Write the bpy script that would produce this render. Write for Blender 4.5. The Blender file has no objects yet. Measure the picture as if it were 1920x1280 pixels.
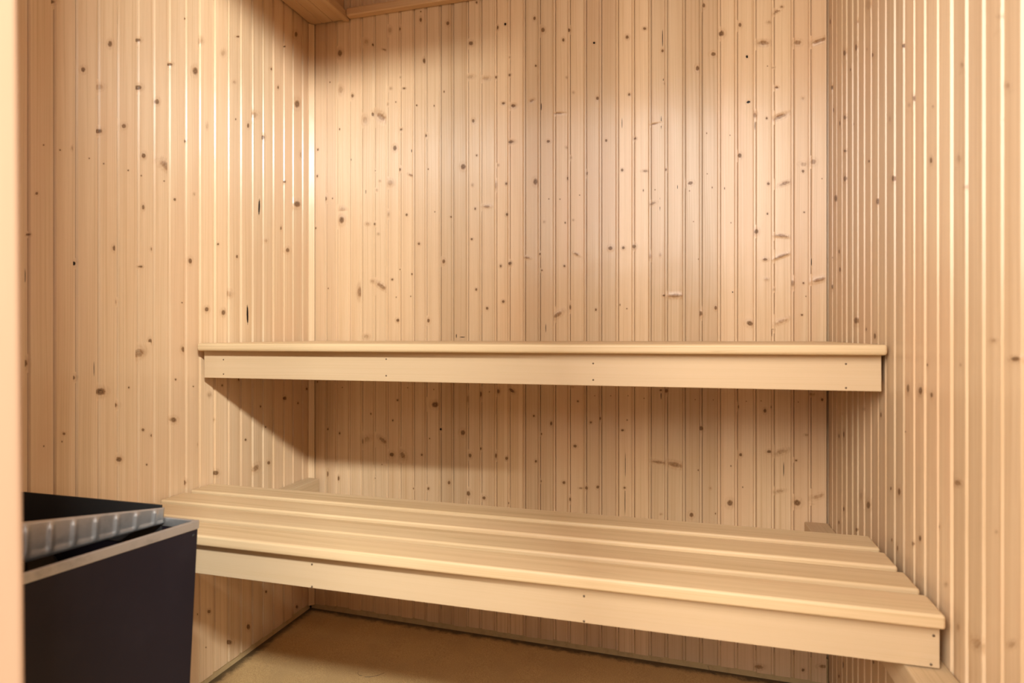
import bpy, bmesh, math, random
from mathutils import Vector, Matrix

scene = bpy.context.scene
COL = scene.collection

# ------------------------------------------------------------------ camera
W = 1.7101                      # room width (x: left wall 0, right wall W); back wall y = 0; floor z = 0
Y_FRONT = -1.60                 # inner face of the door wall
cam_data = bpy.data.cameras.new('camera')
cam = bpy.data.objects.new('camera', cam_data)
COL.objects.link(cam)
cam.location = (1.31, -1.9542, 1.02)
cam.rotation_euler = (math.pi / 2, 0, 0.2739)
cam_data.sensor_width = 36.0
cam_data.lens = 36.0 * 1150.73 / 1920.0
cam_data.shift_y = -(640 - 623.9) / 1920.0
cam_data.clip_start = 0.01
cam_data.dof.use_dof = True
cam_data.dof.focus_distance = 1.85
cam_data.dof.aperture_fstop = 4.0
scene.camera = cam

# ------------------------------------------------------------------ world, lights, exposure
world = bpy.data.worlds.new('world')
scene.world = world
world.use_nodes = True
bg = world.node_tree.nodes['Background']
bg.inputs[0].default_value = (1.0, 0.93, 0.86, 1)
bg.inputs[1].default_value = 0.20

def area_lamp(name, loc, rot, sx, sy, watts, color):
    d = bpy.data.lights.new(name, 'AREA')
    d.shape = 'RECTANGLE'; d.size = sx; d.size_y = sy
    d.energy = watts; d.color = color
    o = bpy.data.objects.new(name, d); COL.objects.link(o)
    o.location = loc; o.rotation_euler = rot
    return o

# ceiling lamp of the changing room, just outside the open door, then three unseen fill lights added behind the camera
lamp = area_lamp('changing_room_lamp', (2.30, -3.20, 2.67), (math.radians(78), 0, math.atan2(2.3, 3.2)), 0.62, 0.10, 200.0, (0.96, 1.0, 0.97))
area_lamp('fill_light_middle', (0.90, -3.15, 2.40), (math.radians(72), 0, 0), 1.5, 1.7, 98.0, (1.0, 0.97, 0.91))  # unseen fill, added to brighten the middle of the back wall
area_lamp('fill_light_left', (0.22, -3.10, 2.00), (math.radians(80), 0, -0.42), 1.05, 1.5, 58.0, (1.0, 0.97, 0.92))  # added fill from the left for the right wall, not a window
area_lamp('fill_light_right', (3.35, -3.10, 1.80), (math.radians(84), 0, 0.94), 1.1, 1.5, 55.0, (1.0, 0.94, 0.86))  # made-up fill from the right, lifts the near part of the left wall

vs = scene.view_settings
vs.view_transform = 'Standard'; vs.look = 'None'; vs.gamma = 1.0; vs.use_curve_mapping = False
vs.exposure = 0.08
scene.cycles.use_denoising = True
scene.cycles.max_bounces = 10
scene.cycles.diffuse_bounces = 4
scene.cycles.sample_clamp_indirect = 4.0

# ------------------------------------------------------------------ node helpers
def new_mat(name):
    m = bpy.data.materials.new(name); m.use_nodes = True
    nt = m.node_tree; nt.nodes.clear()
    return m, nt

class G:
    """small node-graph helper"""
    def __init__(self, nt): self.nt = nt
    def n(self, t, **kw):
        nd = self.nt.nodes.new(t)
        for k, v in kw.items(): setattr(nd, k, v)
        return nd
    def put(self, sock, v):
        if v is None: return
        if hasattr(v, 'is_output'): self.nt.links.new(v, sock)
        else: sock.default_value = v
    def math(self, op, a, b=None, c=None, clamp=False):
        nd = self.n('ShaderNodeMath', operation=op, use_clamp=clamp)
        for i, v in enumerate((a, b, c)): self.put(nd.inputs[i], v)
        return nd.outputs[0]
    def vmath(self, op, a, b=None):
        nd = self.n('ShaderNodeVectorMath', operation=op)
        self.put(nd.inputs[0], a); self.put(nd.inputs[1], b)
        return nd.outputs['Value'] if op in ('LENGTH', 'DOT_PRODUCT') else nd.outputs[0]
    def comb(self, x, y, z):
        nd = self.n('ShaderNodeCombineXYZ')
        for i, v in enumerate((x, y, z)): self.put(nd.inputs[i], v)
        return nd.outputs[0]
    def sep(self, v):
        nd = self.n('ShaderNodeSeparateXYZ'); self.put(nd.inputs[0], v); return nd.outputs
    def noise(self, vec, scale=1.0, detail=2.0, rough=0.5, dist=0.0):
        nd = self.n('ShaderNodeTexNoise'); self.put(nd.inputs['Vector'], vec)
        nd.inputs['Scale'].default_value = scale; nd.inputs['Detail'].default_value = detail
        nd.inputs['Roughness'].default_value = rough; nd.inputs['Distortion'].default_value = dist
        return nd.outputs[0]
    def ss(self, v, lo, hi, to0=0.0, to1=1.0):
        nd = self.n('ShaderNodeMapRange', interpolation_type='SMOOTHSTEP')
        self.put(nd.inputs[0], v)
        for i, x in enumerate((lo, hi, to0, to1)): self.put(nd.inputs[i + 1], x)
        return nd.outputs[0]
    def mix(self, f, a, b, blend='MIX'):
        nd = self.n('ShaderNodeMix', data_type='RGBA', blend_type=blend)
        self.put(nd.inputs[0], f); self.put(nd.inputs[6], a); self.put(nd.inputs[7], b)
        return nd.outputs[2]
    def attr(self, name):
        nd = self.n('ShaderNodeAttribute', attribute_name=name, attribute_type='GEOMETRY')
        return nd.outputs['Vector']
    def white(self, v):
        nd = self.n('ShaderNodeTexWhiteNoise', noise_dimensions='1D'); self.put(nd.inputs['W'], v)
        return nd.outputs['Value'], nd.outputs['Color']

def rgba(r, g, b): return (r, g, b, 1.0)

def wood_material(name, light, dark, pink, rough=0.4, knots=False, spec=0.5, grain=1.0, marks=0.0, bump=1.0, tint=0.10):
    """pine / aspen board: the mesh carries gco = (across, along, board number); kuv/kpr describe knots"""
    m, nt = new_mat(name); g = G(nt)
    out = g.n('ShaderNodeOutputMaterial'); p = g.n('ShaderNodeBsdfPrincipled')
    nt.links.new(p.outputs[0], out.inputs[0])
    x, y, s = g.sep(g.attr('gco'))
    if knots:
        ku, kv, kt = g.sep(g.attr('kuv')); core, halo, rad = g.sep(g.attr('kpr'))
        r0 = g.vmath('LENGTH', g.comb(ku, kv, 0.0))
        push = g.math('EXPONENT', g.math('MULTIPLY', g.math('MULTIPLY', r0, r0), -0.55))
        x = g.math('ADD', x, g.math('MULTIPLY', g.math('MULTIPLY', g.math('MULTIPLY', ku, rad), push), -0.75))
    z = g.math('MULTIPLY', s, 7.31)
    wn, wc = g.white(s)
    wob = g.noise(g.comb(g.math('MULTIPLY', x, 9.0), g.math('MULTIPLY', y, 1.1), z), 1.0, 2.0)
    xd = g.math('ADD', x, g.math('MULTIPLY', g.math('SUBTRACT', wob, 0.5), 0.020))
    rings = g.noise(g.comb(g.math('MULTIPLY', xd, 260.0), g.math('MULTIPLY', y, 1.3), z), 1.0, 1.5, 0.5)
    broad = g.noise(g.comb(g.math('MULTIPLY', xd, 38.0), g.math('MULTIPLY', y, 0.9), z), 1.0, 3.0, 0.6)
    fine = g.noise(g.comb(g.math('MULTIPLY', x, 900.0), g.math('MULTIPLY', y, 22.0), z), 1.0, 2.0, 0.6)
    ringm = g.ss(rings, 0.46, 0.72)
    f = g.math('MULTIPLY', ringm, 0.34 * grain)
    f = g.math('ADD', f, g.math('MULTIPLY', g.ss(broad, 0.30, 0.75), 0.38 * grain))
    f = g.math('ADD', f, g.math('MULTIPLY', g.math('SUBTRACT', fine, 0.5), 0.30 * grain), clamp=True)
    colr = g.mix(f, rgba(*light), rgba(*dark))
    blot = g.noise(g.comb(g.math('MULTIPLY', x, 14.0), g.math('MULTIPLY', y, 2.4), g.math('ADD', z, 3.3)), 1.0, 2.0)
    cr, cg, cb = g.sep(wc)
    colr = g.mix(g.math('MULTIPLY', g.ss(g.math('ADD', blot, g.math('MULTIPLY', g.math('SUBTRACT', cg, 0.5), 0.35)), 0.42, 0.75), 0.6), colr, rgba(*pink))
    val = g.math('ADD', 1.0 - tint, g.math('MULTIPLY', wn, 2 * tint))
    colr = g.mix(1.0, colr, g.comb(val, val, val), 'MULTIPLY')
    if marks:
        mk = g.noise(g.comb(g.math('MULTIPLY', x, 70.0), g.math('MULTIPLY', y, 3.2), g.math('ADD', z, 9.0)), 1.0, 4.0, 0.65, 0.4)
        colr = g.mix(g.math('MULTIPLY', g.ss(mk, 0.60, 0.78), marks), colr, rgba(0.30, 0.19, 0.07))
    hgt = g.math('ADD', g.math('MULTIPLY', rings, 0.35), g.math('MULTIPLY', fine, 0.22))
    wave = g.noise(g.comb(g.math('MULTIPLY', x, 24.0), g.math('MULTIPLY', y, 3.0), g.math('ADD', z, 1.7)), 1.0, 2.0, 0.5)
    hgt = g.math('ADD', hgt, g.math('MULTIPLY', wave, 4.5))
    lump = g.noise(g.comb(g.math('MULTIPLY', x, 30.0), g.math('MULTIPLY', y, 11.0), g.math('ADD', z, 5.1)), 1.0, 2.0, 0.5)
    hgt = g.math('ADD', hgt, g.math('MULTIPLY', lump, 2.2))
    rgh = g.math('ADD', rough - 0.05, g.math('MULTIPLY', broad, 0.10))
    if knots:
        kn = g.noise(g.comb(g.math('MULTIPLY', x, 330.0), g.math('MULTIPLY', y, 330.0), z), 1.0, 2.0, 0.6)
        rr = g.math('ADD', r0, g.math('MULTIPLY', g.math('SUBTRACT', kn, 0.5), 0.55))
        ringk = g.math('SINE', g.math('MULTIPLY', rr, 13.0))
        cm = g.math('MULTIPLY', g.ss(rr, 0.62, 1.02, 1.0, 0.0), core)
        # fan of darker grain reaching along the board from the knot
        al = g.math('ABSOLUTE', kv)
        fan = g.noise(g.comb(g.math('MULTIPLY', ku, 2.6), g.math('MULTIPLY', kv, 0.5), z), 1.0, 3.0, 0.6)
        hm = g.math('MULTIPLY', g.math('MULTIPLY', g.ss(r0, 0.55, 2.45, 1.0, 0.0), halo), g.ss(fan, 0.30, 0.70, 0.25, 1.0))
        colr = g.mix(hm, colr, rgba(0.34, 0.150, 0.048))
        kc = g.mix(g.ss(ringk, -0.4, 0.9), rgba(0.075, 0.032, 0.011), rgba(0.23, 0.115, 0.045))
        kc = g.mix(g.ss(core, 1.02, 1.15), kc, rgba(0.010, 0.006, 0.004))
        colr = g.mix(g.math('MINIMUM', cm, 1.0), colr, kc)
        edge = g.math('MULTIPLY', g.math('MULTIPLY', g.ss(rr, 0.95, 1.15), g.ss(rr, 1.25, 1.75, 1.0, 0.0)), g.math('MULTIPLY', halo, 0.35))
        colr = g.mix(edge, colr, rgba(*light))
        hgt = g.math('ADD', hgt, g.math('MULTIPLY', g.math('MULTIPLY', push, halo), g.math('MULTIPLY', rad, 230.0)))
        nt.links.new(g.math('MULTIPLY', g.math('SUBTRACT', 1.0, g.math('MULTIPLY', g.math('MINIMUM', cm, 1.0), 0.75)), spec), p.inputs['Specular IOR Level'])
    bp = g.n('ShaderNodeBump'); bp.inputs['Strength'].default_value = 1.0
    bp.inputs['Distance'].default_value = 0.00022 * bump
    nt.links.new(hgt, bp.inputs['Height'])
    nt.links.new(bp.outputs[0], p.inputs['Normal'])
    nt.links.new(colr, p.inputs['Base Color'])
    nt.links.new(rgh, p.inputs['Roughness'])
    if not knots: p.inputs['Specular IOR Level'].default_value = spec
    if knots:                                   # fibres run upright: the sheen spreads sideways
        nrm = g.n('ShaderNodeNewGeometry').outputs['Normal']
        nt.links.new(g.vmath('CROSS_PRODUCT', nrm, (0.0, 0.0, 1.0)), p.inputs['Tangent'])
        p.inputs['Anisotropic'].default_value = 0.95
    return m

def plain(name, color, rough, metal=0.0, spec=0.5, spots=None, spot_col=None, scale=40.0, bump=0.0, coat=0.0):
    m, nt = new_mat(name); g = G(nt)
    out = g.n('ShaderNodeOutputMaterial'); p = g.n('ShaderNodeBsdfPrincipled')
    nt.links.new(p.outputs[0], out.inputs[0])
    tc = g.n('ShaderNodeTexCoord').outputs['Object']
    nz = g.noise(tc, scale, 4.0, 0.6)
    col = rgba(*color)
    if spots:
        col = g.mix(g.math('MULTIPLY', g.ss(nz, 0.45, 0.75), spots), rgba(*color), rgba(*spot_col))
        nt.links.new(col, p.inputs['Base Color'])
    else: p.inputs['Base Color'].default_value = col
    r = g.math('ADD', rough - 0.06, g.math('MULTIPLY', nz, 0.12)); nt.links.new(r, p.inputs['Roughness'])
    p.inputs['Metallic'].default_value = metal; p.inputs['Specular IOR Level'].default_value = spec
    p.inputs['Coat Weight'].default_value = coat
    if bump:
        bp = g.n('ShaderNodeBump'); bp.inputs['Distance'].default_value = bump
        nt.links.new(nz, bp.inputs['Height']); nt.links.new(bp.outputs[0], p.inputs['Normal'])
    return m

PINE_L, PINE_D, PINE_P = (0.71, 0.515, 0.32), (0.52, 0.33, 0.165), (0.64, 0.41, 0.24)
BENCH_L, BENCH_D, BENCH_P = (0.67, 0.49, 0.285), (0.50, 0.335, 0.165), (0.61, 0.42, 0.24)
M_WALL = wood_material('knotty_pine_panelling', PINE_L, PINE_D, PINE_P, rough=0.36, knots=True, spec=0.85, bump=1.5, grain=1.2, tint=0.13)
M_CEIL = wood_material('ceiling_pine', (0.60, 0.40, 0.22), (0.46, 0.27, 0.125), (0.54, 0.32, 0.16), rough=0.5)
M_BENCH = wood_material('bench_aspen', BENCH_L, BENCH_D, BENCH_P, rough=0.5, spec=0.4, grain=1.3, marks=0.45, bump=0.6, tint=0.05)
M_FRONT = wood_material('bench_front_aspen', (0.60, 0.435, 0.265), (0.52, 0.36, 0.195), (0.56, 0.40, 0.25), rough=0.5, spec=0.4, grain=0.7, bump=0.6, tint=0.03)
M_RAIL = wood_material('rail_pine', (0.60, 0.43, 0.25), (0.40, 0.27, 0.13), (0.52, 0.33, 0.19), rough=0.6, marks=0.5)
M_JAMB = wood_material('door_frame_pine', (0.52, 0.335, 0.215), (0.46, 0.29, 0.18), (0.50, 0.31, 0.195), rough=0.42, grain=0.5, bump=0.4, tint=0.02)
M_NAIL = plain('nail_steel', (0.16, 0.11, 0.07), 0.45, 0.7)
M_DARK = plain('heater_enamel', (0.011, 0.0085, 0.012), 0.34, 0.0, 0.2, spots=0.25, spot_col=(0.022, 0.018, 0.022), scale=9.0, coat=0.1)
M_ALU = plain('heater_aluminium', (0.50, 0.49, 0.48), 0.46, 0.85, spots=0.6, spot_col=(0.26, 0.255, 0.25), scale=22.0, bump=0.0006)
M_INNER = plain('heater_black', (0.012, 0.010, 0.009), 0.8)  # near-black, for the inner box, tray edges and screws
M_STONE = plain('sauna_rock', (0.035, 0.03, 0.027), 0.8, spots=0.6, spot_col=(0.08, 0.07, 0.06), scale=60.0, bump=0.003)
M_HAIR = plain('hair', (0.05, 0.025, 0.012), 0.5)

def floor_material():
    m, nt = new_mat('speckled_vinyl'); g = G(nt)
    out = g.n('ShaderNodeOutputMaterial'); p = g.n('ShaderNodeBsdfPrincipled')
    nt.links.new(p.outputs[0], out.inputs[0])
    tc = g.n('ShaderNodeTexCoord').outputs['Object']
    n1 = g.noise(tc, 420.0, 2.0, 0.6); n2 = g.noise(tc, 7.0, 4.0, 0.6); n3 = g.noise(tc, 90.0, 3.0, 0.7)
    col = g.mix(g.ss(n1, 0.35, 0.7), rgba(0.58, 0.39, 0.18), rgba(0.40, 0.245, 0.10))
    col = g.mix(g.math('MULTIPLY', g.ss(n2, 0.40, 0.72), 0.4), col, rgba(0.38, 0.25, 0.12))
    col = g.mix(g.math('MULTIPLY', g.ss(n3, 0.70, 0.78), 0.7), col, rgba(0.14, 0.085, 0.045))
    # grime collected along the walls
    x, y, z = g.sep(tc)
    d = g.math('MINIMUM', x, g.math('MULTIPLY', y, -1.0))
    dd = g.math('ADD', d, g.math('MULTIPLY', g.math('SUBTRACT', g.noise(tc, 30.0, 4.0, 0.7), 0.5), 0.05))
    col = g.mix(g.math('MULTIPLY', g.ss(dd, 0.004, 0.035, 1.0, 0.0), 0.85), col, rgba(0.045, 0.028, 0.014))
    nt.links.new(col, p.inputs['Base Color']); p.inputs['Roughness'].default_value = 0.55
    p.inputs['Specular IOR Level'].default_value = 0.3
    return m
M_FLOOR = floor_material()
M_COVE = plain('vinyl_cove', (0.54, 0.385, 0.19), 0.55, spots=0.5, spot_col=(0.36, 0.24, 0.11), scale=50.0)

# ------------------------------------------------------------------ object helpers
def props(o, label=None, cat=None, group=None, kind=None):
    if label: o['label'] = label
    if cat: o['category'] = cat
    if group: o['group'] = group
    if kind: o['kind'] = kind
    return o

def thing(name, label, cat, loc=(0, 0, 0), group=None):
    o = bpy.data.objects.new(name, None); COL.objects.link(o); o.location = loc
    o.empty_display_size = 0.1
    return props(o, label, cat, group)

def link(name, me, mat, parent=None):
    if mat and not me.materials: me.materials.append(mat)
    o = bpy.data.objects.new(name, me); COL.objects.link(o)
    if parent: o.parent = parent
    return o

def set_attr(me, name, vecs):
    a = me.attributes.new(name, 'FLOAT_VECTOR', 'POINT')
    a.data.foreach_set('vector', [c for v in vecs for c in v])

SEED = [100]
def next_seed():
    SEED[0] += 1
    return float(SEED[0])

def grain_attr(me, along, seed=None):
    s = next_seed() if seed is None else seed
    vs_ = []
    for v in me.vertices:
        c = v.co
        if along == 'x': vs_.append((c.y + 1.3 * c.z, c.x, s))
        elif along == 'y': vs_.append((c.x + 1.3 * c.z, c.y, s))
        else: vs_.append((c.x + 1.3 * c.y, c.z, s))
    set_attr(me, 'gco', vs_)

def bm_box(bm, x0, x1, y0, y1, z0, z1, bev=0.0, seg=2):
    mat = Matrix.Translation(((x0 + x1) / 2, (y0 + y1) / 2, (z0 + z1) / 2)) @ Matrix.Diagonal((x1 - x0, y1 - y0, z1 - z0, 1))
    r = bmesh.ops.create_cube(bm, size=1.0, matrix=mat)
    if bev:
        es = list({e for v in r['verts'] for e in v.link_edges})
        bmesh.ops.bevel(bm, geom=es, offset=bev, segments=seg, profile=0.5, affect='EDGES')

def to_mesh(name, bm, smooth=False):
    bmesh.ops.recalc_face_normals(bm, faces=bm.faces[:])
    me = bpy.data.meshes.new(name); bm.to_mesh(me); bm.free()
    if smooth:
        for p in me.polygons: p.use_smooth = True
    return me

def wood_box(name, x0, x1, y0, y1, z0, z1, mat, along='x', parent=None, bev=0.003, seg=2):
    bm = bmesh.new(); bm_box(bm, x0, x1, y0, y1, z0, z1, bev, seg)
    me = to_mesh(name, bm); grain_attr(me, along)
    return link(name, me, mat, parent)

def plain_box(name, x0, x1, y0, y1, z0, z1, mat, parent=None, bev=0.0):
    bm = bmesh.new(); bm_box(bm, x0, x1, y0, y1, z0, z1, bev)
    return link(name, to_mesh(name, bm), mat, parent)

# ------------------------------------------------------------------ knots of the panelling
# (metres/10000 on the wall: across, height, half-axis A (across, up), half-axis B (across, up), kind)
# k knot, h knot hole, d small pin knot, f faint knot, s spike knot, c crack
KNOT_TABLE = {}
KNOT_TABLE['left'] = '''
-9485 17336 70 36 0 -43 k;-8122 17040 63 29 0 -76 k;-8800 16154 58 24 0 -63 k;-7348 17490 81 37 0 -50 k;-7337 16314 93 36 0 -65 k;-8406 14889 86 27 0 -56 k;
-8406 15912 101 39 0 -65 f;-7756 15216 66 21 0 -58 k;-6777 16163 69 25 0 -72 k;-6361 17298 85 36 0 -42 k;-5500 17477 101 42 0 -111 k;-5317 18395 96 44 0 -90 f;
-5834 18774 42 21 0 -33 d;-5834 15431 49 15 0 -44 k;-7190 14656 65 18 0 -70 k;-6459 14585 203 -60 -66 -95 s;-9833 13127 33 7 0 -34 k;-9687 14187 21 6 0 -21 d;
-9331 14183 22 6 0 -22 d;-9036 14303 37 11 0 -45 f;-8655 14185 20 5 0 -18 d;-8288 14163 21 5 0 -23 d;-3793 19226 96 44 0 -30 k;-4425 18449 73 32 0 -83 f;
-2192 18901 92 38 0 -53 k;-1882 18414 52 20 0 -60 k;-3949 17781 69 27 0 -48 f;-3897 16674 34 12 0 -36 d;-3348 16659 55 18 0 -81 k;-2621 16513 78 24 0 -78 k;
-5055 16093 38 12 0 -80 f;-893 20651 92 43 0 -98 k;-1508 19954 43 20 0 -34 d;-835 18234 162 58 0 -140 k;-3071 17084 187 64 0 -88 f;-2825 14224 48 8 -13 -297 c;
-602 16508 94 26 0 -99 f;-835 14722 208 42 0 -112 k;-1723 13734 43 7 0 -67 k;-1508 15349 54 13 0 -48 k;-4626 12790 48 7 0 -41 d;-6209 13759 47 10 0 -43 d;
-7202 13361 41 8 0 -65 k;-8006 12224 53 7 0 -67 k;-6931 12341 49 6 0 -51 k;-1365 13038 110 14 0 -82 k;-2493 13197 79 11 0 -52 f;-7634 14171 28 7 0 -24 d;
-7261 14135 23 6 0 -25 d;-9988 12242 40 6 0 -29 k;-6556 14168 26 6 0 -21 d;-5536 14050 36 8 0 -39 f;-8989 11750 54 6 0 -51 h;-6928 12336 64 8 0 -53 k;-7271 11859 55 6 0 -31 k;
-10047 11376 21 2 0 -172 c;-7961 10939 45 2 0 -50 f;-5678 12179 67 8 0 -80 k;-5066 10872 79 3 0 -71 k;-4410 10804 85 3 0 -86 k;-4620 12791 50 7 0 -43 d;
-3841 12519 54 6 0 -57 d;-4169 11372 122 8 0 -87 f;-5962 11019 29 1 0 -23 d;-6992 9994 63 -1 0 -64 k;-7332 9697 130 72 62 -79 s;-5926 9754 65 -2 0 -79 k;
-8354 8831 117 -11 0 -87 k;-7961 8470 67 -8 0 -60 k;-8999 9201 53 -4 0 -51 k;-10039 9567 50 -2 0 -78 k;-8537 9375 10 -1 0 -192 c;-6181 8954 35 -3 0 -33 d;
-7618 8865 29 -3 0 -31 d;-5567 8718 30 -3 0 -23 d;-6251 7888 104 -14 0 -72 k;-7210 7768 49 -7 0 -42 d;-6928 7581 57 -9 0 -48 k;-9242 7990 38 -6 0 -32 k;
-9289 7824 19 -3 0 -23 d;-9683 7794 18 -3 0 -22 d;-7871 7156 62 -12 0 -65 k;-7098 6871 31 -6 0 -32 d;-4703 6134 99 -22 0 -73 k;-4963 8429 64 -6 0 -60 f;
-3379 10772 47 2 10 -337 c;-4760 7685 33 -4 0 -36 f;-5393 7072 31 -5 0 -47 f;-4461 8654 37 -3 0 -35 k;-3733 8778 79 -6 0 -55 k;-1500 7976 82 -8 0 -66 k;
-2754 7839 43 -5 0 -39 k;-2512 7144 45 -7 0 -34 k;-3467 6890 54 -9 0 -46 d;-2362 5953 83 -17 0 -64 k;-2983 5913 119 76 89 -66 s;-5842 6122 57 -13 0 -74 k;
-267 8185 64 -6 0 -49 k;-783 7728 52 -6 0 -42 k;-4977 2231 66 -29 0 -58 k;-3338 1040 92 -42 0 -97 k;-4167 957 130 -63 0 -74 k;-2488 1786 54 -22 0 -51 k;
-850 592 81 -35 0 -65 k;-5402 2339 34 -15 0 -26 k;-5095 1262 24 -12 0 -22 d;'''
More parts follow.
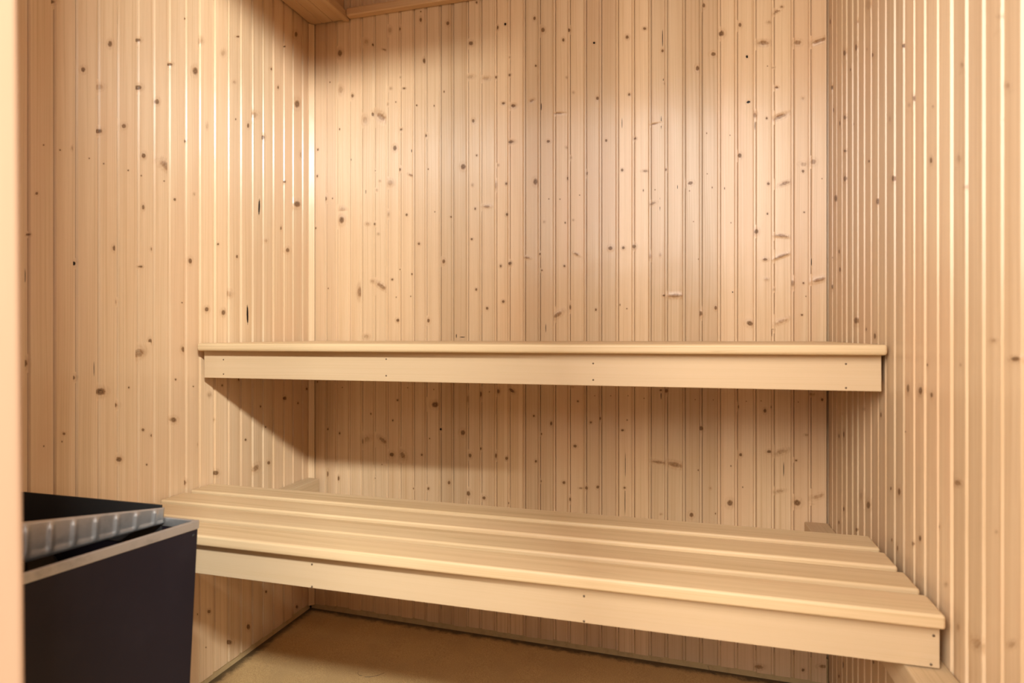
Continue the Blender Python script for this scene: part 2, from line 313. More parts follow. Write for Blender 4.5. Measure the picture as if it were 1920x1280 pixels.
KNOT_TABLE['back'] = '''
1195 20231 94 -12 0 -120 k;4341 20995 50 -7 0 -81 k;4341 21282 31 -4 0 -29 d;4465 19570 56 -7 0 -92 k;5338 20743 61 -8 0 -74 k;6168 19956 95 -12 0 -73 k;
7108 20363 41 -5 0 -67 k;7380 20437 46 -6 0 -50 h;8375 20493 45 -6 0 -65 k;8660 20073 67 -9 0 -87 k;9507 19971 60 -8 0 -64 k;9333 19660 44 -6 0 -65 k;6376 21302 41 -6 0 -45 k;
3509 20818 57 -8 0 -58 k;3170 20806 64 -9 0 -93 f;2503 20376 46 -6 0 -47 k;2247 20515 79 -10 0 -83 f;2945 20145 75 -27 -8 -27 s;788 19241 27 -3 0 -30 d;
1698 18653 53 -6 0 -71 k;1229 18911 81 -9 0 -120 f;3712 18704 63 -7 0 -35 k;3202 18759 51 -6 0 -47 f;3554 19128 38 -4 0 -35 f;4185 18065 38 -4 0 -35 d;
4837 17982 25 -2 0 -40 d;5204 18429 30 -3 0 -46 d;2828 17802 165 -129 -67 -73 s;2490 17923 65 -6 0 -71 k;2195 17744 105 -10 0 -118 f;3074 18235 39 -4 0 -47 f;
3394 18261 26 -3 0 -29 d;3586 17294 57 -5 0 -46 k;4497 17000 75 -6 0 -52 k;3362 16656 77 -6 0 -93 k;6257 17335 53 -5 0 -67 k;6138 18836 119 -13 0 -56 f;
6700 18717 129 -14 0 -56 f;7050 18733 46 -5 0 -50 k;7523 18751 52 -6 0 -44 k;7523 19342 34 -4 0 -33 f;7311 17818 63 -6 0 -44 k;7655 17701 92 -9 0 -61 k;
8279 17802 69 30 22 -41 s;8419 18933 39 -5 0 -44 d;8604 17578 17 -2 0 -136 c;9168 17306 143 -14 0 -32 s;9442 18436 33 -4 0 -38 f;9659 17929 38 -4 0 -43 f;
7569 16523 115 -10 0 -55 k;8837 16427 61 -5 0 -49 k;9442 16177 44 -4 0 -43 f;9578 15844 33 -3 0 -43 f;5899 15818 96 -7 0 -101 k;6376 16164 35 -3 0 -39 k;
6227 15177 42 -3 0 -51 f;3522 15905 57 -4 0 -58 k;3965 15671 81 -37 -15 -31 s;3170 15463 128 -9 0 -93 f;2588 15931 26 -2 0 -29 d;2783 15548 39 -3 0 -35 f;
2653 15233 39 -2 0 -41 f;2228 15201 13 -1 0 -83 c;584 15062 68 -4 0 -84 k;891 15044 27 -2 0 -36 d;1296 14601 108 -6 0 -96 f;7038 15124 47 -3 0 -100 f;7414 15144 40 -3 0 -50 k;
8408 15144 78 -5 0 -109 k;9485 15180 38 -3 0 -64 k;7137 15783 35 -3 0 -39 f;6729 14419 129 -7 0 -56 f;6316 14369 47 -3 0 -50 k;4867 14340 25 -1 0 -34 d;
4621 15826 25 -2 0 -34 d;1182 17510 27 -2 0 -48 d;1645 16380 13 -1 0 -48 c;3997 16506 13 -1 0 -69 c;9223 14523 22 -1 0 -22 d;8854 14556 22 -1 0 -22 d;9864 14619 22 -1 0 -21 d;
10330 19436 43 -5 0 -43 h;11368 19487 57 -7 0 -63 k;11906 19681 56 -8 0 -47 k;12447 19310 13 -2 0 -309 c;12447 18923 40 -5 0 -52 k;13668 20150 44 -6 0 -71 k;
14172 19237 86 -11 0 -91 k;14702 19417 47 -6 0 -70 k;13943 18636 77 -9 0 -66 k;13484 18261 58 -7 0 -81 k;14899 18444 37 -5 0 -50 h;14936 17087 62 14 11 -39 h;
15353 18794 157 -20 0 -69 s;15720 19672 88 39 17 -37 s;15856 19790 45 -7 0 -34 s;15514 19380 64 -9 0 -39 f;16284 18690 99 -13 0 -68 s;16861 18665 198 54 18 -57 s;
10436 17661 48 -5 0 -64 k;11430 17679 41 -4 0 -47 k;12472 17966 15 -2 0 -129 c;12522 17909 35 -4 0 -36 f;15720 17435 50 -5 0 -39 k;15468 18094 18 -2 0 -20 d;
15628 18045 41 -5 0 -20 f;16427 17042 40 -4 0 -44 f;15810 16566 176 64 21 -56 s;15445 16551 32 -3 0 -39 k;15122 16681 56 -5 0 -79 s;15122 16383 9 -1 0 -149 c;
12407 16709 13 -1 0 -232 c;12195 16677 109 13 5 -26 s;11207 16794 10 -1 0 -184 c;10711 16296 42 -4 0 -53 d;11610 16287 51 -4 0 -42 k;13750 16256 19 -2 0 -30 d;
14419 16137 19 -2 0 -20 d;14693 15509 61 -5 0 -75 k;16440 15120 89 -7 0 -58 f;16707 15172 71 -5 0 -78 s;16432 14916 40 -3 0 -49 k;11213 15324 47 -3 0 -52 k;
11927 15242 86 -6 0 -36 s;12547 15254 35 -3 0 -46 k;13274 14779 79 20 16 -55 k;13765 15025 19 -1 0 -20 d;15491 14613 41 -3 0 -49 k;15946 14593 145 48 16 -47 s;
11866 14638 20 -1 0 -42 d;12220 14642 20 -1 0 -21 d;12895 14681 10 -1 0 -72 c;13909 14601 19 -1 0 -35 d;14263 14553 19 -1 0 -40 d;13249 14541 20 -1 0 -20 d;
12371 14183 10 -1 0 -232 c;12145 14222 97 25 12 -40 s;16936 14663 18 -1 0 -19 d;10101 15298 32 -2 0 -64 k;1266 14245 103 -5 0 -129 k;2548 14048 53 -3 0 -48 k;
2301 14060 83 -4 0 -53 f;2724 13681 47 -2 0 -42 f;3102 14364 52 -3 0 -79 f;3808 14301 51 -3 0 -52 d;4863 14349 22 -1 0 -26 d;5462 14148 49 -3 0 -31 k;6325 14372 37 -2 0 -45 k;
6733 14425 116 -6 0 -45 s;7438 14127 47 -2 0 -55 k;8700 13816 35 -2 0 -39 f;9394 13753 29 -1 0 -39 d;9654 13828 34 -2 0 -34 f;4272 13277 56 -2 0 -47 k;
6202 13357 48 -2 0 -40 k;5189 12641 60 -2 0 -77 k;7220 12423 42 -1 0 -50 k;7531 12503 72 -2 0 -60 k;8120 12672 95 -22 -7 -34 s;8550 12780 30 -1 0 -44 k;
8625 12240 30 -1 0 -34 d;9370 12359 39 -1 0 -44 k;9761 12729 77 -44 -19 -33 s;1987 11649 83 -1 0 -192 s;2841 11845 183 -117 -43 -56 s;2478 12022 59 -1 0 -53 f;
3258 12072 46 -1 0 -42 k;3534 12416 23 -1 0 -26 d;4001 12237 23 -1 0 -42 d;3408 11446 23 0 0 -26 d;3961 11468 23 0 0 -26 d;3465 10639 63 0 0 -63 k;4630 10622 56 0 0 -72 k;
6362 11661 43 -1 0 -50 k;6749 11022 53 -1 0 -60 d;7309 11240 52 -1 0 -50 k;9148 10792 139 92 39 -56 s;9556 11030 34 0 0 -87 k;8755 10355 12 0 0 -156 c;
5652 10097 16 0 0 -81 c;5869 10057 108 0 0 -15 c;2242 10077 106 0 0 -64 f;717 11807 25 0 0 -32 d;15465 13725 29 -2 0 -40 d;16462 13717 28 -1 0 -26 k;14446 13508 17 -1 0 -23 d;
13365 13597 18 -1 0 -18 d;15162 13219 63 -3 0 -80 k;15855 13056 187 -28 -4 -44 s;15403 12377 66 -2 0 -44 k;15855 12460 207 75 13 -38 s;10843 12881 75 -3 0 -71 k;
11251 12875 51 -2 0 -52 k;11576 12910 69 -3 0 -66 k;12376 12615 32 -1 0 -56 f;12081 12587 46 -2 0 -75 f;13510 12448 17 -1 0 -23 d;15444 11785 50 -1 0 -40 f;
16160 11658 49 -1 0 -97 s;16442 11652 32 -1 0 -39 k;16860 11743 177 45 13 -55 s;12825 11348 214 -4 0 -60 s;12489 11359 45 -1 0 -37 k;14493 11425 21 0 0 -23 h;
10387 10939 33 0 0 -48 k;11144 11083 19 0 0 -38 d;11358 10962 23 0 0 -24 d;13554 10793 79 -1 0 -91 k;14009 10957 43 0 0 -64 k;14978 10485 96 -32 -21 -73 k;
15609 10363 49 0 0 -71 k;15589 10208 10 0 0 -133 c;15855 10539 158 71 19 -49 f;16402 10725 40 0 0 -35 d;16510 11266 16 0 0 -22 d;15650 11483 29 -1 0 -40 f;
16662 12258 8 0 0 -131 c;293 16849 41 -3 0 -51 k;268 15892 41 -3 0 -58 k;194 14008 50 -2 0 -51 d;272 8424 29 1 0 -40 k;701 6727 34 1 0 -50 k;1182 6598 34 1 0 -50 k;
690 5111 46 3 0 -110 k;1137 4974 45 3 0 -90 k;2428 7341 27 1 0 -39 k;3456 7853 37 1 0 -39 k;3280 7143 32 1 0 -39 k;2237 6423 136 90 50 -63 f;2099 6343 33 2 0 -128 k;
2889 6429 140 -100 -45 -51 s;2586 5067 27 2 0 -25 d;3238 5945 96 5 0 -78 k;3652 5943 74 -102 -80 -51 s;2862 5573 22 1 0 -20 d;4380 5997 42 2 0 -43 k;4876 7737 133 4 0 -105 k;
4670 6571 26 1 0 -29 d;5075 6903 51 2 0 -52 h;4629 4850 46 3 0 -53 k;4047 4800 26 2 0 -34 d;5385 5105 56 4 0 -66 k;5887 6830 90 4 0 -94 k;6136 6068 69 4 0 -75 k;
6492 6311 59 3 0 -47 k;6492 8138 69 2 0 -103 k;7135 8257 58 1 0 -83 k;7596 8297 102 -65 -32 -46 k;7043 6103 39 2 0 -83 k;7424 6045 53 3 0 -60 k;6072 4775 84 6 0 -94 k;
6639 4676 64 5 0 -60 k;7477 4553 24 2 0 -37 d;8352 7484 37 1 0 -41 k;8608 6904 28 1 0 -36 k;8422 6000 42 2 0 -50 k;8932 7257 41 2 0 -72 k;8595 5362 28 2 0 -41 d;
9353 5367 55 4 0 -54 k;9549 4829 32 2 0 -67 k;9806 8005 36 1 0 -36 k;9716 6565 63 3 0 -54 k;9626 8469 63 1 0 -36 f;6047 7962 50 1 0 -122 f;4824 8260 21 1 0 -24 d;
6825 8231 19 1 0 -23 d;3847 8298 21 1 0 -19 d;1294 8247 22 1 0 -20 d;9813 7983 36 1 0 -45 k;10224 7344 40 2 0 -44 k;10512 7474 35 1 0 -53 k;11224 7138 52 2 0 -35 k;
11366 7463 22 1 0 -26 d;10082 5237 54 4 0 -62 k;9903 5225 63 4 0 -27 s;10446 5297 49 3 0 -57 k;11310 6041 9 1 0 -437 c;11302 4905 11 1 0 -480 c;11289 5333 39 3 0 -35 k;
12330 6196 199 -20 -6 -43 s;12817 6151 208 -43 -18 -76 s;13586 7290 69 3 0 -76 k;13505 6021 24 1 0 -30 d;12402 8255 13 0 0 -129 c;12560 8410 58 1 0 -69 k;
12393 8427 42 1 0 -34 k;13306 4642 65 5 0 -76 k;14003 4736 20 2 0 -34 d;12402 4591 42 3 0 -30 f;14416 5086 87 7 0 -100 k;14777 5587 20 1 0 -25 d;14719 6552 47 3 0 -54 k;
14444 6203 20 1 0 -29 d;15396 7894 46 2 0 -66 k;15580 8007 27 1 0 -37 k;14660 7985 16 1 0 -58 k;15511 6689 69 4 0 -49 k;15834 6694 173 67 16 -54 f;15910 6187 11 1 0 -245 c;
15777 5532 126 36 8 -40 f;16248 6472 37 2 0 -33 k;16274 5234 93 -24 -26 -95 k;16527 7228 59 3 0 -36 f;16822 5456 161 66 15 -53 f;16693 5326 66 5 0 -65 f;
16939 8268 37 1 0 -48 k;16674 8414 81 2 0 -40 f;13855 5495 32 2 0 -42 f;10349 8198 18 0 0 -18 d;10854 8212 17 0 0 -18 d;11396 8227 17 0 0 -17 d;11888 8163 17 0 0 -17 d;
13415 8165 16 0 0 -17 d;13939 8172 16 0 0 -17 d;14879 8158 16 0 0 -17 d;15289 8183 15 0 0 -16 d;16304 8181 15 0 0 -16 d;15232 275 120 18 0 -60 s;16432 368 46 7 0 -51 k;
16968 552 114 17 0 -54 s;'''
KNOT_TABLE['right'] = '''
-1884 17456 -155 -68 0 -78 k;-919 13890 -173 -37 0 -101 k;-1918 14188 -154 -37 0 -78 k;-1918 15771 -137 -46 0 -60 k;-280 19051 -83 -40 0 -85 k;-464 17107 -101 -39 0 -66 k;
-1918 14908 -137 -39 0 -39 k;-665 16403 -79 -28 0 -74 k;-505 11493 -91 -7 0 -76 k;-542 12310 -72 -9 0 -50 k;-1320 12379 -83 -11 0 -64 k;-1402 11889 -98 -10 0 -72 k;
-3006 17096 -105 -47 0 -89 k;-4356 16327 -75 -33 0 -51 k;-3920 16649 -53 -24 0 -27 f;-2496 16771 -64 -26 0 -42 k;-6315 15647 -74 -33 0 -44 k;-6886 14441 -75 -28 0 -78 k;
-6629 14412 -61 -22 0 -31 f;-7680 13104 -58 -16 0 -56 k;-7759 13980 -36 -13 0 -22 f;-5736 13272 -91 -22 0 -66 k;-4696 13029 -95 -20 0 -72 k;-4077 14060 -78 -21 0 -34 k;
-8890 14207 -57 -24 0 -30 f;-9031 12346 -89 -20 0 -29 f;-8775 12838 -59 -16 0 -50 f;-10238 13375 -59 -23 0 -34 f;-10088 14330 -96 -48 0 -22 f;-10119 12980 -52 -17 0 -17 f;
-5530 14528 -63 -21 0 -61 f;-4012 17607 -183 -94 0 -113 f;-3183 17634 -117 -57 0 -56 f;-2732 15332 -77 -25 0 -41 k;-1388 15794 -73 -24 0 -71 k;-2992 10498 -199 -4 0 -84 k;
-3864 10283 -51 0 0 -43 k;-4528 10131 -81 0 0 -69 k;-7514 9653 -36 2 0 -27 k;-7208 9186 -90 8 0 -72 k;-6573 9173 -75 7 0 -82 k;-7710 9157 -55 5 0 -48 k;
-10421 9874 -107 4 0 -32 k;-9848 10100 -79 1 0 -26 f;-8827 9719 -33 2 0 -21 f;-6429 8342 -43 7 0 -18 d;-6093 7133 -82 20 0 -77 k;-5602 7075 -49 12 0 -41 k;
-8732 7922 -63 49 -97 -10 s;-4953 8471 -54 7 0 -60 k;-1647 8067 -84 11 0 -92 k;-1813 7552 -82 13 0 -91 k;-1304 7429 -70 11 0 -59 k;-3671 8435 -78 9 0 -37 f;
-4026 6315 -149 40 0 -89 k;-3447 6363 -107 27 0 -93 f;-1813 5614 -99 27 0 -66 k;-7193 6583 -62 20 0 -56 k;-6816 6364 -37 12 0 -47 k;-5991 6007 -42 14 0 -56 k;
-5662 6061 -44 14 0 -40 k;-1291 5108 -80 24 0 -54 k;-3042 5454 -90 28 0 -56 k;-1833 5645 -90 25 0 -94 k;-8014 7036 -47 14 0 -38 k;-8301 6206 -50 20 0 -32 f;
-9387 5796 -136 2 89 -83 f;-10341 6252 -54 3 60 -66 f;-8744 5734 -51 24 0 -44 f;-10122 7903 -34 9 0 -23 f;-9930 7552 -31 10 0 -19 f;-4427 2974 -64 33 0 -38 k;
-1727 1512 -91 47 0 -98 k;-1291 975 -96 52 0 -54 k;'''
KIND = {'k': (0.85, 0.72), 'h': (1.2, 0.5), 'd': (0.85, 0.40), 'f': (0.20, 0.60), 's': (0.50, 0.80), 'c': (1.2, 0.0)}

# ------------------------------------------------------------------ panelled walls
def frange_pitch(start, stop, pitch):
    out = []; v = start
    while v > stop: out.append(v); v -= pitch
    return out

GROOVES = {
 'back': [v - 0.005 for v in (0.0179, 0.0663, 0.1098, 0.1614, 0.2103, 0.2606, 0.3103, 0.3594, 0.411, 0.4578, 0.5101, 0.5558, 0.6095,
          0.6569, 0.7093, 0.7554, 0.8083, 0.8586, 0.9091, 0.9572, 1.01, 1.0583, 1.1113, 1.1609, 1.2121, 1.2612, 1.3142, 1.3634,
          1.4165, 1.465, 1.5172, 1.5672, 1.6208, 1.6671)],
 'left': sorted([-0.0517, -0.1073, -0.1574, -0.2136, -0.2643, -0.3151, -0.3681, -0.4207, -0.4768, -0.5336, -0.5833, -0.6391, -0.6881,
          -0.736, -0.7926, -0.8427, -0.8972, -0.9466, -1.0013] + frange_pitch(-1.0535, -1.59, 0.0522)),
 'right': sorted([-0.0529, -0.103, -0.1618, -0.2088, -0.2682, -0.3166, -0.3708, -0.4241, -0.4759, -0.5265, -0.5832, -0.6352, -0.6895,
          -0.7408, -0.7975, -0.8497, -0.904, -0.9574, -1.0093, -1.0587] + frange_pitch(-1.111, -1.59, 0.0522)),
}
RECESS_D, RECESS_H, TOP_H = 0.0042, 0.0036, 0.0058      # depth, half width at the bottom, half width at the face

def panel_wall(side, lat0, lat1, zbot, ztop, seed0, end_gap=0.0):
    """vertical tongue-and-groove boards, knots pressed on each board, and the wall behind them: ONE mesh"""
    rnd = random.Random(seed0)
    if side == 'back': emb = lambda l, d, z: (l, -d, z)
    elif side == 'left': emb = lambda l, d, z: (d, l, z)
    else: emb = lambda l, d, z: (W - d, l, z)
    V, F, S, GC, KU, KP = [], [], [], [], [], []
    FAR = (99.0, 99.0, 0.0)
    def vert(l, d, z, gc, ku=FAR, kp=(0, 0, 0)):
        V.append(emb(l, d, z)); GC.append(gc); KU.append(ku); KP.append(kp); return len(V) - 1
    def quad(a, b, c, d, smooth):
        F.append((a, b, c, d)); S.append(smooth)
    gs = GROOVES[side]
    edges = [lat0 - RECESS_H] + gs + [lat1 + RECESS_H - end_gap]
    knots = []
    for part in KNOT_TABLE[side].replace('\n', '').split(';'):
        f = part.split()
        if len(f) == 7: knots.append([int(t) / 1e4 for t in f[:6]] + [f[6]])
    for i in range(len(edges) - 1):
        g0, g1 = edges[i], edges[i + 1]
        seed = float(seed0 + (i + 1) // 2)
        c = (g0 + g1) / 2
        off = rnd.uniform(-0.0003, 0.0003); tilt = rnd.uniform(-0.028, 0.028); crown = rnd.uniform(0.0001, 0.00045)
        a, b = g0 + TOP_H, g1 - TOP_H
        hw = max((b - a) / 2, 1e-4)
        zb = zbot((g0 + g1) / 2) + rnd.uniform(-0.0025, 0.0025)
        face = lambda l: off + tilt * (l - c) + crown * (1 - ((l - c) / hw) ** 2)
        # groove floor, chamfer, face, chamfer
        pts = [(g0 - RECESS_H, -RECESS_D), (g0 + RECESS_H, -RECESS_D), (a, face(a))]
        nf = 6
        fpts = [(a + (b - a) * k / nf, face(a + (b - a) * k / nf)) for k in range(nf + 1)]
        tail = [(b, face(b)), (g1 - RECESS_H, -RECESS_D)]
        if side == 'back' and i == len(edges) - 2:            # open joint beside the right-hand wall
            e = W - 0.0048
            fpts.append((e, face(b)))
            tail = [(e, face(b)), (e + 0.0002, -0.019)]
        slit = [(g0 + RECESS_H - 0.0013, -RECESS_D), (g0 + RECESS_H - 0.0012, -0.0105), (g0 + RECESS_H - 0.0001, -0.0105), pts[1]]
        segs = [([pts[0], slit[0]], False), (slit, False), ([pts[1], pts[2]], False), (fpts, True), (tail, False)]
        
        if i == len(edges) - 2: segs.append(([tail[1], (g1 + 0.012, tail[1][1])], False))
        for sp, sm in segs:
            prev = None
            for (l, d) in sp:
                g = (l - c, 0.0, seed)
                cur = (vert(l, d, zb, (l - c, zb, seed)), vert(l, d, ztop, (l - c, ztop, seed)))
                if prev: quad(prev[0], cur[0], cur[1], prev[1], sm)
                prev = cur
        # board underside
        va = [vert(fpts[0][0], fpts[0][1], zb, (0, 0, seed)), vert(fpts[-1][0], fpts[-1][1], zb, (0, 0, seed)),
              vert(g1 - RECESS_H, -RECESS_D, zb, (0, 0, seed)), vert(g0 + RECESS_H, -RECESS_D, zb, (0, 0, seed))]
        quad(*va, False)
        # knots
        def depth_at(l):
            if l < g0 + RECESS_H: return -RECESS_D
            if l < a: return -RECESS_D + (face(a) + RECESS_D) * (l - g0 - RECESS_H) / (a - g0 - RECESS_H)
            if l <= b: return face(l)
            if l < g1 - RECESS_H: return -RECESS_D + (face(b) + RECESS_D) * (g1 - RECESS_H - l) / (g1 - RECESS_H - b)
            return -RECESS_D
        lo_b, hi_b = g0 - RECESS_H, g1 - RECESS_H
        for (kl, kz, ux, uz, vx, vz, ty) in knots:
            if not (lo_b <= kl < hi_b): continue
            core, halo = KIND[ty]
            core *= rnd.uniform(0.9, 1.0) if ty in 'ksf' else 1.0
            ext = 2.5 if halo else 1.3
            Lx = ext * math.hypot(ux, vx); Lz = ext * math.hypot(uz, vz)
            l0, l1 = max(lo_b, kl - Lx), min(hi_b, kl + Lx)
            z0, z1 = max(zb, kz - Lz), kz + Lz
            if l1 - l0 < 1e-4 or z1 <= z0: continue
            det = ux * vz - uz * vx
            rad = 0.5 * (math.hypot(ux, vx) + math.hypot(uz, vz))
            bps = sorted({l0, l1} | {t for t in (g0 + RECESS_H, a, b, *[p[0] for p in fpts]) if l0 < t < l1})
            lift = 0.0002 + 0.0000015 * (len(V) % 60)
            def column(l):
                col = []
                for z in (z0, z1):
                    dl, dz = l - kl, z - kz
                    u = (dl * vz - dz * vx) / det; v = (ux * dz - uz * dl) / det
                    col.append(vert(l, depth_at(l) + lift, z, (l - c, z, seed), (u, v, 1.0), (core, halo, rad)))
                return col
            prev = None
            for l, l2 in zip(bps[:-1], bps[1:]):
                on_face = a - 1e-9 <= l and l2 <= b + 1e-9
                p0 = prev if (prev and on_face) else column(l)
                p1 = column(l2)
                quad(p0[0], p1[0], p1[1], p0[1], on_face)
                prev = p1 if on_face else None
    # masonry behind the boards
    t0, t1 = -0.02, -0.06
    bx = [vert(l, d, z, (l, z, 1.0)) for d in (t0, t1) for (l, z) in ((lat0 - 0.05, -0.02), (lat1 + 0.05, -0.02), (lat1 + 0.05, ztop), (lat0 - 0.05, ztop))]
    for q in ((0, 1, 2, 3), (5, 4, 7, 6), (0, 4, 5, 1), (2, 6, 7, 3), (1, 5, 6, 2), (4, 0, 3, 7)): quad(*[bx[k] for k in q], False)
    if side == 'left': F = F
    me = bpy.data.meshes.new('wall_' + side)
    if side == 'right': F = [f[::-1] for f in F]
    me.from_pydata(V, [], F if side != 'left' else F)
    me.polygons.foreach_set('use_smooth', S)
    set_attr(me, 'gco', GC); set_attr(me, 'kuv', KU); set_attr(me, 'kpr', KP)
    me.update()
    return props(link('wall_' + side, me, M_WALL), kind='structure')

panel_wall('back', 0.0, W, lambda l: 0.0376 - 0.0292 * l / W, 2.44, 1000, end_gap=0.005)
panel_wall('left', Y_FRONT, 0.0, lambda l: 0.0376, 2.44, 2000)
panel_wall('right', Y_FRONT, 0.0, lambda l: 0.014, 2.44, 3000)

# floor and its upturned vinyl edge
o = plain_box('floor', -0.06, W + 0.06, -4.2, 0.06, -0.05, 0.0, M_FLOOR); props(o, kind='structure')
for v in o.data.vertices:                      # the floor falls slightly towards the right-hand wall
    v.co.z += 0.017 - 0.0155 * v.co.x
o = plain_box('baseboard_back', 0.0, W, 0.0046, 0.0195, -0.02, 0.075, M_COVE); props(o, kind='structure')
o = plain_box('baseboard_left', -0.0195, -0.0046, Y_FRONT, 0.0, 0.0, 0.075, M_COVE); props(o, kind='structure')
o = plain_box('baseboard_right', W + 0.0046, W + 0.0195, Y_FRONT, 0.0, -0.02, 0.06, M_COVE); props(o, kind='structure')

# narrow corner strip between left and back wall
bm = bmesh.new()
base = [bm.verts.new(p) for p in ((0.001, -0.001, 0.036), (0.001, -0.0195, 0.036), (0.0055, -0.0205, 0.036), (0.0185, -0.0065, 0.036), (0.0175, -0.001, 0.036))]
f = bm.faces.new(base); r = bmesh.ops.extrude_face_region(bm, geom=[f])
bmesh.ops.translate(bm, verts=[v for v in r['geom'] if isinstance(v, bmesh.types.BMVert)], vec=(0, 0, 2.10))
me = to_mesh('trim_1', bm); grain_attr(me, 'z', 1003.0)
set_attr(me, 'kuv', [(99, 99, 0)] * len(me.vertices)); set_attr(me, 'kpr', [(0, 0, 0)] * len(me.vertices))
props(link('trim_1', me, M_WALL), kind='structure')

# ceiling: raised boards, with a lowered boarded border along the left wall
bm = bmesh.new()
bm_box(bm, -0.02, W + 0.02, Y_FRONT - 0.02, 0.02, 2.42, 2.46)
for k in range(3):
    x0 = 0.006 + k * 0.0445
    bm_box(bm, x0, x0 + 0.0415, Y_FRONT, -0.004, 2.1376, 2.152, 0.003, 2)
bm_box(bm, 0.003, 0.137, Y_FRONT, -0.004, 2.1405, 2.425)
me = to_mesh('ceiling', bm); grain_attr(me, 'y', 55.0)
props(link('ceiling', me, M_CEIL), kind='structure')

def moulding(name, x0, x1, y0, y1, z0, z1, along):
    o = wood_box(name, x0, x1, y0, y1, z0, z1, M_CEIL, along, bev=0.005, seg=3)
    return props(o, kind='structure')
moulding('trim_2', 0.136, 0.160, Y_FRONT, -0.001, 2.130, 2.160, 'y')
moulding('trim_3', 0.160, W, -0.030, -0.001, 2.1376, 2.166, 'x')

# door wall with the opening the view comes through, and its frame
bm = bmesh.new()
bm_box(bm, -0.06, 0.775, -1.78, Y_FRONT, 0.0, 2.46)
bm_box(bm, 1.51, W + 0.06, -1.78, Y_FRONT, 0.0, 2.46)
bm_box(bm, 0.775, 1.51, -1.78, Y_FRONT, 2.375, 2.46)
me = to_mesh('wall_front', bm); grain_attr(me, 'z', 77.0)
set_attr(me, 'kuv', [(99, 99, 0)] * len(me.vertices)); set_attr(me, 'kpr', [(0, 0, 0)] * len(me.vertices))
props(link('wall_front', me, M_WALL), kind='structure')
door = bpy.data.objects.new('door_1', None); COL.objects.link(door); door.location = (1.24, -1.69, 0); props(door, kind='structure')
def jamb(name, x0, x1, y0, y1, z0, z1, along):
    o = wood_box(name, x0 - 1.24, x1 - 1.24, y0 + 1.69, y1 + 1.69, z0, z1, M_JAMB, along, door, bev=0.010, seg=5)
    for p in o.data.polygons: p.use_smooth = True
    return o
j = jamb('jamb', 0.772, 0.8232, -1.80, -1.600, 0.0, 2.345, 'z'); j.rotation_euler = (0, -0.0123, 0); j.location.x = 0.0123
jamb('jamb', 1.480, 1.515, -1.80, -1.600, 0.0, 2.345, 'z')
jamb('head', 0.772, 1.515, -1.80, -1.600, 2.345, 2.385, 'x')

# ------------------------------------------------------------------ benches
def nail(parent, x, y, z):
    bm = bmesh.new()
    bmesh.ops.create_cone(bm, cap_ends=True, segments=14, radius1=0.0023, radius2=0.0016, depth=0.0016,
                          matrix=Matrix.Translation((x, y, z)) @ Matrix.Rotation(math.pi / 2, 4, 'X'))
    return link('nail', to_mesh('nail', bm, True), M_NAIL, parent)

# upper bench
ub = thing('sauna_bench', 'upper pale wooden sauna bench, a long shelf across the back wall at eye level', 'bench', (0.0, 0.0, 0.9915))
ub.rotation_euler = (0, -0.0027, 0)
for (f_, b_) in ((-0.5608, -0.4825), (-0.4605, -0.3822), (-0.3602, -0.2819), (-0.2599, -0.1816), (-0.1596, -0.0813), (-0.0593, -0.0215)):
    wood_box('slat', 0.0155, 1.7045, f_, b_, -0.0217, 0.0, M_BENCH, 'x', ub, bev=0.006, seg=4)
fb = wood_box('front_board', 0.0160, 1.7000, -0.5345, -0.5125, -0.0969, -0.0217, M_FRONT, 'x', ub, bev=0.0015)
for x, z in ((0.0814, 0.946), (0.0814, 0.9062), (0.5778, 0.9532), (0.5778, 0.9111), (1.1062, 0.9494), (1.1062, 0.9111), (1.6339, 0.9554), (1.6339, 0.9054)):
    nail(fb, x, -0.5348, z - 0.9915 - 0.0027 * x)
for x0, x1 in ((0.004, 0.048), (W - 0.052, W - 0.008)):
    wood_box('end_bearer', x0, x1, -0.5125, -0.022, -0.085, -0.0217, M_RAIL, 'y', ub)

# lower bench
lb = thing('sauna_bench', 'lower pale wooden sauna bench of four wide slats, below the upper bench', 'bench', (0.0, 0.0, 0.5885))
for (f_, b_) in ((-0.5700, -0.4905), (-0.6715, -0.5920), (-0.7735, -0.6945), (-0.8750, -0.7945)):
    e = {-0.5700: 0.0, -0.6715: 0.0012, -0.7735: 0.004, -0.8750: 0.006}[f_]
    wood_box('slat', 0.0035, 1.6885 + e, f_, b_, -0.0225, 0.0, M_BENCH, 'x', lb, bev=0.005, seg=4)
fb = wood_box('front_board', 0.006, 1.6935, -0.8530, -0.8310, -0.0921, -0.0225, M_FRONT, 'x', lb, bev=0.0015)
for x, z in ((0.5745, 0.5454), (0.5745, 0.4996), (1.1355, 0.5452), (1.1355, 0.5000), (1.6848, 0.5472), (1.6812, 0.5017)):
    nail(fb, x, -0.8533, z - 0.5885)
for x0, x1 in ((0.008, 0.046), (W - 0.060, W - 0.022)):
    wood_box('end_bearer', x0, x1, -0.8305, -0.500, -0.0850, -0.0225, M_RAIL, 'y', lb)

# rails fixed to the side walls that carry the lower bench
def rail(x0, x1, y0, y1, ztop, h, slope, label):
    bm = bmesh.new(); bm_box(bm, x0, x1, y0, y1, -h, 0.0, 0.003)
    me = to_mesh('support_rail', bm); grain_attr(me, 'y')
    o = link('support_rail', me, M_RAIL)
    o.location = (0, 0, ztop); o.rotation_euler = (slope, 0, 0)
    return props(o, label, 'rail')
rail(0.002, 0.050, -1.02, -0.022, 0.499, 0.065, 0.0, 'narrow wooden rail on left wall, its end showing behind the lower bench')
rail(1.646, W - 0.001, -1.30, -0.003, 0.471, 0.056, -0.027, 'wooden rail on right wall, running forward under the lower bench end')

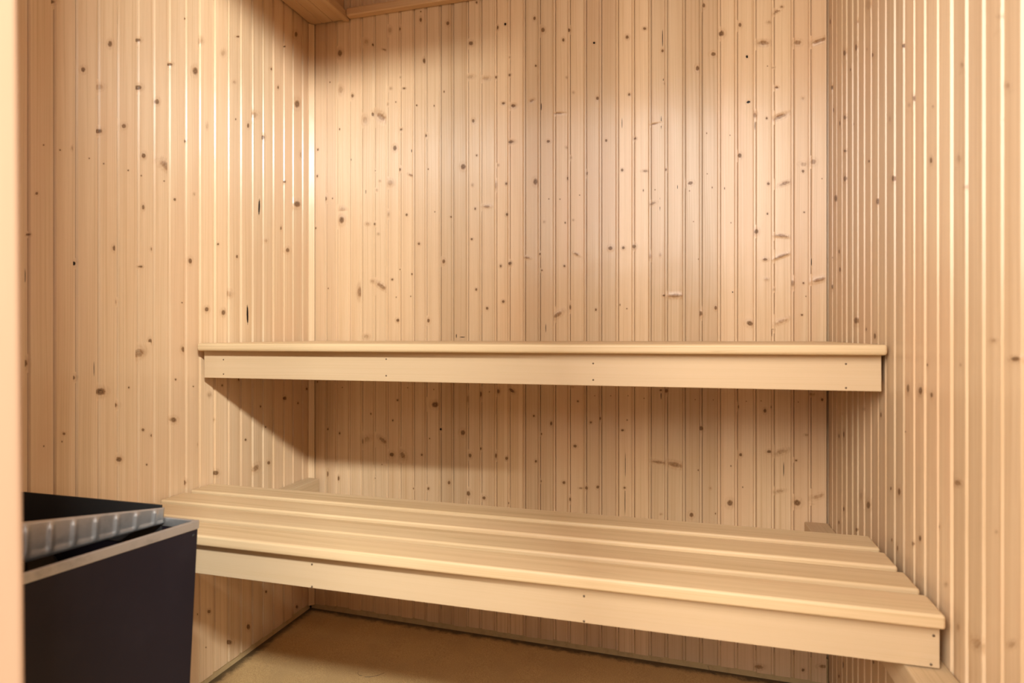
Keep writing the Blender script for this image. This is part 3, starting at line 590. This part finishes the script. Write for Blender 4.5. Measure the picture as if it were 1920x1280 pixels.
# ------------------------------------------------------------------ heater
ht = thing('sauna_heater', 'black electric sauna heater with bare metal rim, left of the benches', 'heater', (0.28, -1.25, 0.0))
HX, HY = 0.28, -1.25
TOPP = [(0.075, -1.085), (0.509, -1.088), (0.449, -1.42), (0.075, -1.42)]
BOTP = [(0.085, -1.095), (0.482, -1.098), (0.428, -1.41), (0.085, -1.41)]
HZ0, HZ1 = 0.10, 0.700
def lerp_poly(t): return [((1 - t) * b[0] + t * a[0], (1 - t) * b[1] + t * a[1]) for a, b in zip(TOPP, BOTP)]
def inset(poly, d):
    cx = sum(p[0] for p in poly) / 4; cy = sum(p[1] for p in poly) / 4
    out = []
    for i in range(4):
        p0, p1, p2 = Vector(poly[i - 1]), Vector(poly[i]), Vector(poly[(i + 1) % 4])
        n1 = Vector((-(p1 - p0).y, (p1 - p0).x)).normalized(); n2 = Vector((-(p2 - p1).y, (p2 - p1).x)).normalized()
        if n1.dot(Vector((cx, cy)) - p1) < 0: n1 = -n1
        if n2.dot(Vector((cx, cy)) - p1) < 0: n2 = -n2
        bis = (n1 + n2); out.append(tuple(p1 + bis * (d / max(0.2, bis.dot(n1)))))
    return out
def shell(name, z0, z1, thick, mat, floor_z=None, bev=0.0, out=0.0):
    """four sheet-metal sides, open at the top"""
    bm = bmesh.new()
    t0, t1 = (z0 - HZ0) / (HZ1 - HZ0), (z1 - HZ0) / (HZ1 - HZ0)
    rings = []
    for (t, z, d) in ((t0, z0, -out), (t1, z1, -out), (t1, z1, thick), (t0, z0, thick)):
        rings.append([bm.verts.new((p[0] - HX, p[1] - HY, z)) for p in inset(lerp_poly(t), d)])
    n = len(rings)
    for a in range(n):
        ra, rb = rings[a], rings[(a + 1) % n]
        for i in range(4): bm.faces.new((ra[i], ra[(i + 1) % 4], rb[(i + 1) % 4], rb[i]))
    if bev: bmesh.ops.bevel(bm, geom=bm.edges[:], offset=bev, segments=2, profile=0.5, affect='EDGES')
    return link(name, to_mesh(name, bm), mat, ht)
shell('casing', HZ0, HZ1 - 0.0150, 0.004, M_DARK, bev=0.0012)
shell('rim', HZ1 - 0.0150, HZ1, 0.005, M_ALU, bev=0.0012, out=0.0012)
bm = bmesh.new()
bm.faces.new([bm.verts.new((p[0] - HX, p[1] - HY, 0.56)) for p in inset(lerp_poly(0.75), 0.006)])
r = bmesh.ops.extrude_face_region(bm, geom=bm.faces[:])
bmesh.ops.translate(bm, verts=[v for v in r['geom'] if isinstance(v, bmesh.types.BMVert)], vec=(0, 0, -0.42))
link('inner_box', to_mesh('inner_box', bm), M_INNER, ht)
for (x, y) in ((0.12, -1.13), (0.44, -1.13), (0.40, -1.37), (0.12, -1.37)):
    bm = bmesh.new()
    bmesh.ops.create_cone(bm, cap_ends=True, segments=16, radius1=0.018, radius2=0.013, depth=0.092, matrix=Matrix.Translation((x - HX, y - HY, 0.058)))
    link('leg', to_mesh('leg', bm, False), M_DARK, ht)

# ribbed guard plates of the stone tray
def ribbed_plate(name, A, B, zlo, zhiA, zhiB, nrib, lean, mat):
    """sheet from plan point A to plan point B; embossed upright ribs; the top edge may rise"""
    bm = bmesh.new()
    A, B = Vector(A), Vector(B); d = (B - A); L = d.length; d /= L
    nrm = Vector((-d.y, d.x)); NU, NV = 120, 10
    rows = []
    for side in (0, 1):
        grid = []
        for j in range(NV + 1):
            v = j / NV; row = []
            for i in range(NU + 1):
                u = i / NU
                zh = zhiA + (zhiB - zhiA) * u
                z = zlo + (zh - zlo) * v
                ph = (u * nrib) % 1.0
                rib = max(0.0, 1 - ((ph - 0.5) / 0.13) ** 2) * (1.0 if 0.18 < v < 0.90 else 0.0) * 0.0032
                rib += 0.005 * max(0.0, 1 - abs(v - 0.06) / 0.07)
                off = rib + lean * v + (0.0012 if side else 0.0)
                p = A + d * (u * L) + nrm * (-off)
                row.append(bm.verts.new((p.x - HX, p.y - HY, z)))
            grid.append(row)
        rows.append(grid)
    for s_ in (0, 1):
        g_ = rows[s_]
        for j in range(NV):
            for i in range(NU):
                bm.faces.new((g_[j][i], g_[j][i + 1], g_[j + 1][i + 1], g_[j + 1][i]))
    for j in range(NV):
        for i in (0, NU): bm.faces.new((rows[0][j][i], rows[0][j + 1][i], rows[1][j + 1][i], rows[1][j][i]))
    for i in range(NU):
        for j in (0, NV): bm.faces.new((rows[0][j][i], rows[0][j][i + 1], rows[1][j][i + 1], rows[1][j][i]))
    return link(name, to_mesh(name, bm, True), mat, ht)
tray = ribbed_plate('guard_plate', (0.3720, -1.400), (0.4400, -1.0945), 0.690, 0.766, 0.7185, 10, 0.004, M_ALU)
plain_box('tray_edge', 0.085 - HX, 0.436 - HX, -1.0945 - HY, -1.0905 - HY, 0.650, 0.7215, M_INNER, ht, bev=0.001)
plain_box('tray_edge', 0.085 - HX, 0.372 - HX, -1.404 - HY, -1.400 - HY, 0.650, 0.752, M_INNER, ht, bev=0.001)
bm = bmesh.new()
bmesh.ops.create_cone(bm, cap_ends=True, segments=14, radius1=0.0038, radius2=0.0030, depth=0.0022,
                      matrix=Matrix.Translation((0.4395 - HX, -1.1040 - HY, 0.7075)) @ Matrix.Rotation(math.pi / 2, 4, 'Y'))
link('screw', to_mesh('screw', bm, True), M_INNER, ht)
bm = bmesh.new()
bmesh.ops.create_cone(bm, cap_ends=True, segments=14, radius1=0.0030, radius2=0.0026, depth=0.0022,
                      matrix=Matrix.Translation((0.5065 - HX, -1.0960 - HY, 0.676)) @ Matrix.Rotation(math.pi / 2, 4, 'Y'))
link('screw', to_mesh('screw', bm, True), M_INNER, ht)

# stones in the tray
rnd = random.Random(5)
def stone_mesh(seed):
    r_ = random.Random(seed); bm = bmesh.new()
    bmesh.ops.create_icosphere(bm, subdivisions=3, radius=1.0)
    dirs = [(Vector((r_.uniform(-1, 1), r_.uniform(-1, 1), r_.uniform(-1, 1))).normalized(), r_.uniform(0.62, 0.9)) for _ in range(11)]
    for v in bm.verts:
        for d_, h_ in dirs:
            k = v.co.dot(d_)
            if k > h_: v.co -= d_ * (k - h_) * 0.85
    return to_mesh('stone', bm, True)
protos = [stone_mesh(s) for s in (1, 2, 3)]
for m_ in protos: m_.materials.append(M_STONE)
spots = [(0.14, -1.14), (0.22, -1.13), (0.302, -1.14), (0.385, -1.15), (0.15, -1.22), (0.23, -1.21), (0.31, -1.22), (0.14, -1.30), (0.22, -1.29), (0.30, -1.30), (0.18, -1.36), (0.27, -1.36)]
for i, (x, y) in enumerate(spots):
    s_ = bpy.data.objects.new('heater_stone', protos[i % 3]); COL.objects.link(s_)
    s_.scale = (0.038, 0.035, 0.032); s_.rotation_euler = (rnd.uniform(-.3, .3), rnd.uniform(-.3, .3), rnd.uniform(0, 6))
    s_.location = (x, y, 0.592 + rnd.uniform(0, 0.004))
    props(s_, 'dark sauna stone lying in the metal tray of the black heater', 'stone', 'stones in the heater tray')

# ------------------------------------------------------------------ stray hairs on the floor
def hair(pts, label):
    P = [Vector(p) for p in pts]; Q = [P[0] * 2 - P[1]] + P + [P[-1] * 2 - P[-2]]
    line = []
    for k in range(1, len(Q) - 2):
        for s_ in range(8):
            u = s_ / 8; a, b, c, d = Q[k - 1], Q[k], Q[k + 1], Q[k + 2]
            line.append(0.5 * (2 * b + (c - a) * u + (2 * a - 5 * b + 4 * c - d) * u * u + (3 * b - a - 3 * c + d) * u ** 3))
    line.append(P[-1])
    V, F, n, r = [], [], 6, 0.00040
    for k, p in enumerate(line):
        d = (line[min(k + 1, len(line) - 1)] - line[max(k - 1, 0)]).normalized()
        e1 = d.cross(Vector((0, 0, 1))).normalized(); e2 = d.cross(e1)
        for q in range(n):
            V.append(p + (e1 * math.cos(q * 2 * math.pi / n) + e2 * math.sin(q * 2 * math.pi / n)) * r)
            if k: F.append(((k - 1) * n + q, (k - 1) * n + (q + 1) % n, k * n + (q + 1) % n, k * n + q))
    F += [tuple(range(n)), tuple((len(line) - 1) * n + q for q in reversed(range(n)))]
    me = bpy.data.meshes.new('hair_strand'); me.from_pydata(V, [], F); me.update()
    return props(link('hair_strand', me, M_HAIR), label, 'hair')
FZ = lambda x: 0.0176 - 0.0155 * x
hair([(x, y, FZ(x)) for x, y in ((0.374, -0.318), (0.379, -0.328), (0.388, -0.334), (0.396, -0.333))], 'short curled dark hair on the floor, the left one of two below the lower bench')
hair([(x, y, FZ(x)) for x, y in ((0.408, -0.338), (0.425, -0.331), (0.440, -0.318), (0.452, -0.301))], 'longer dark hair on the floor, just right of the short curled hair')
hair([(x, y, FZ(x) + dz) for x, y, dz in ((1.378, -0.004, 0.016), (1.383, -0.008, 0.006), (1.392, -0.014, 0.0005), (1.404, -0.019, 0.0004))], 'thin curved hair where floor and back wall meet, right of centre')
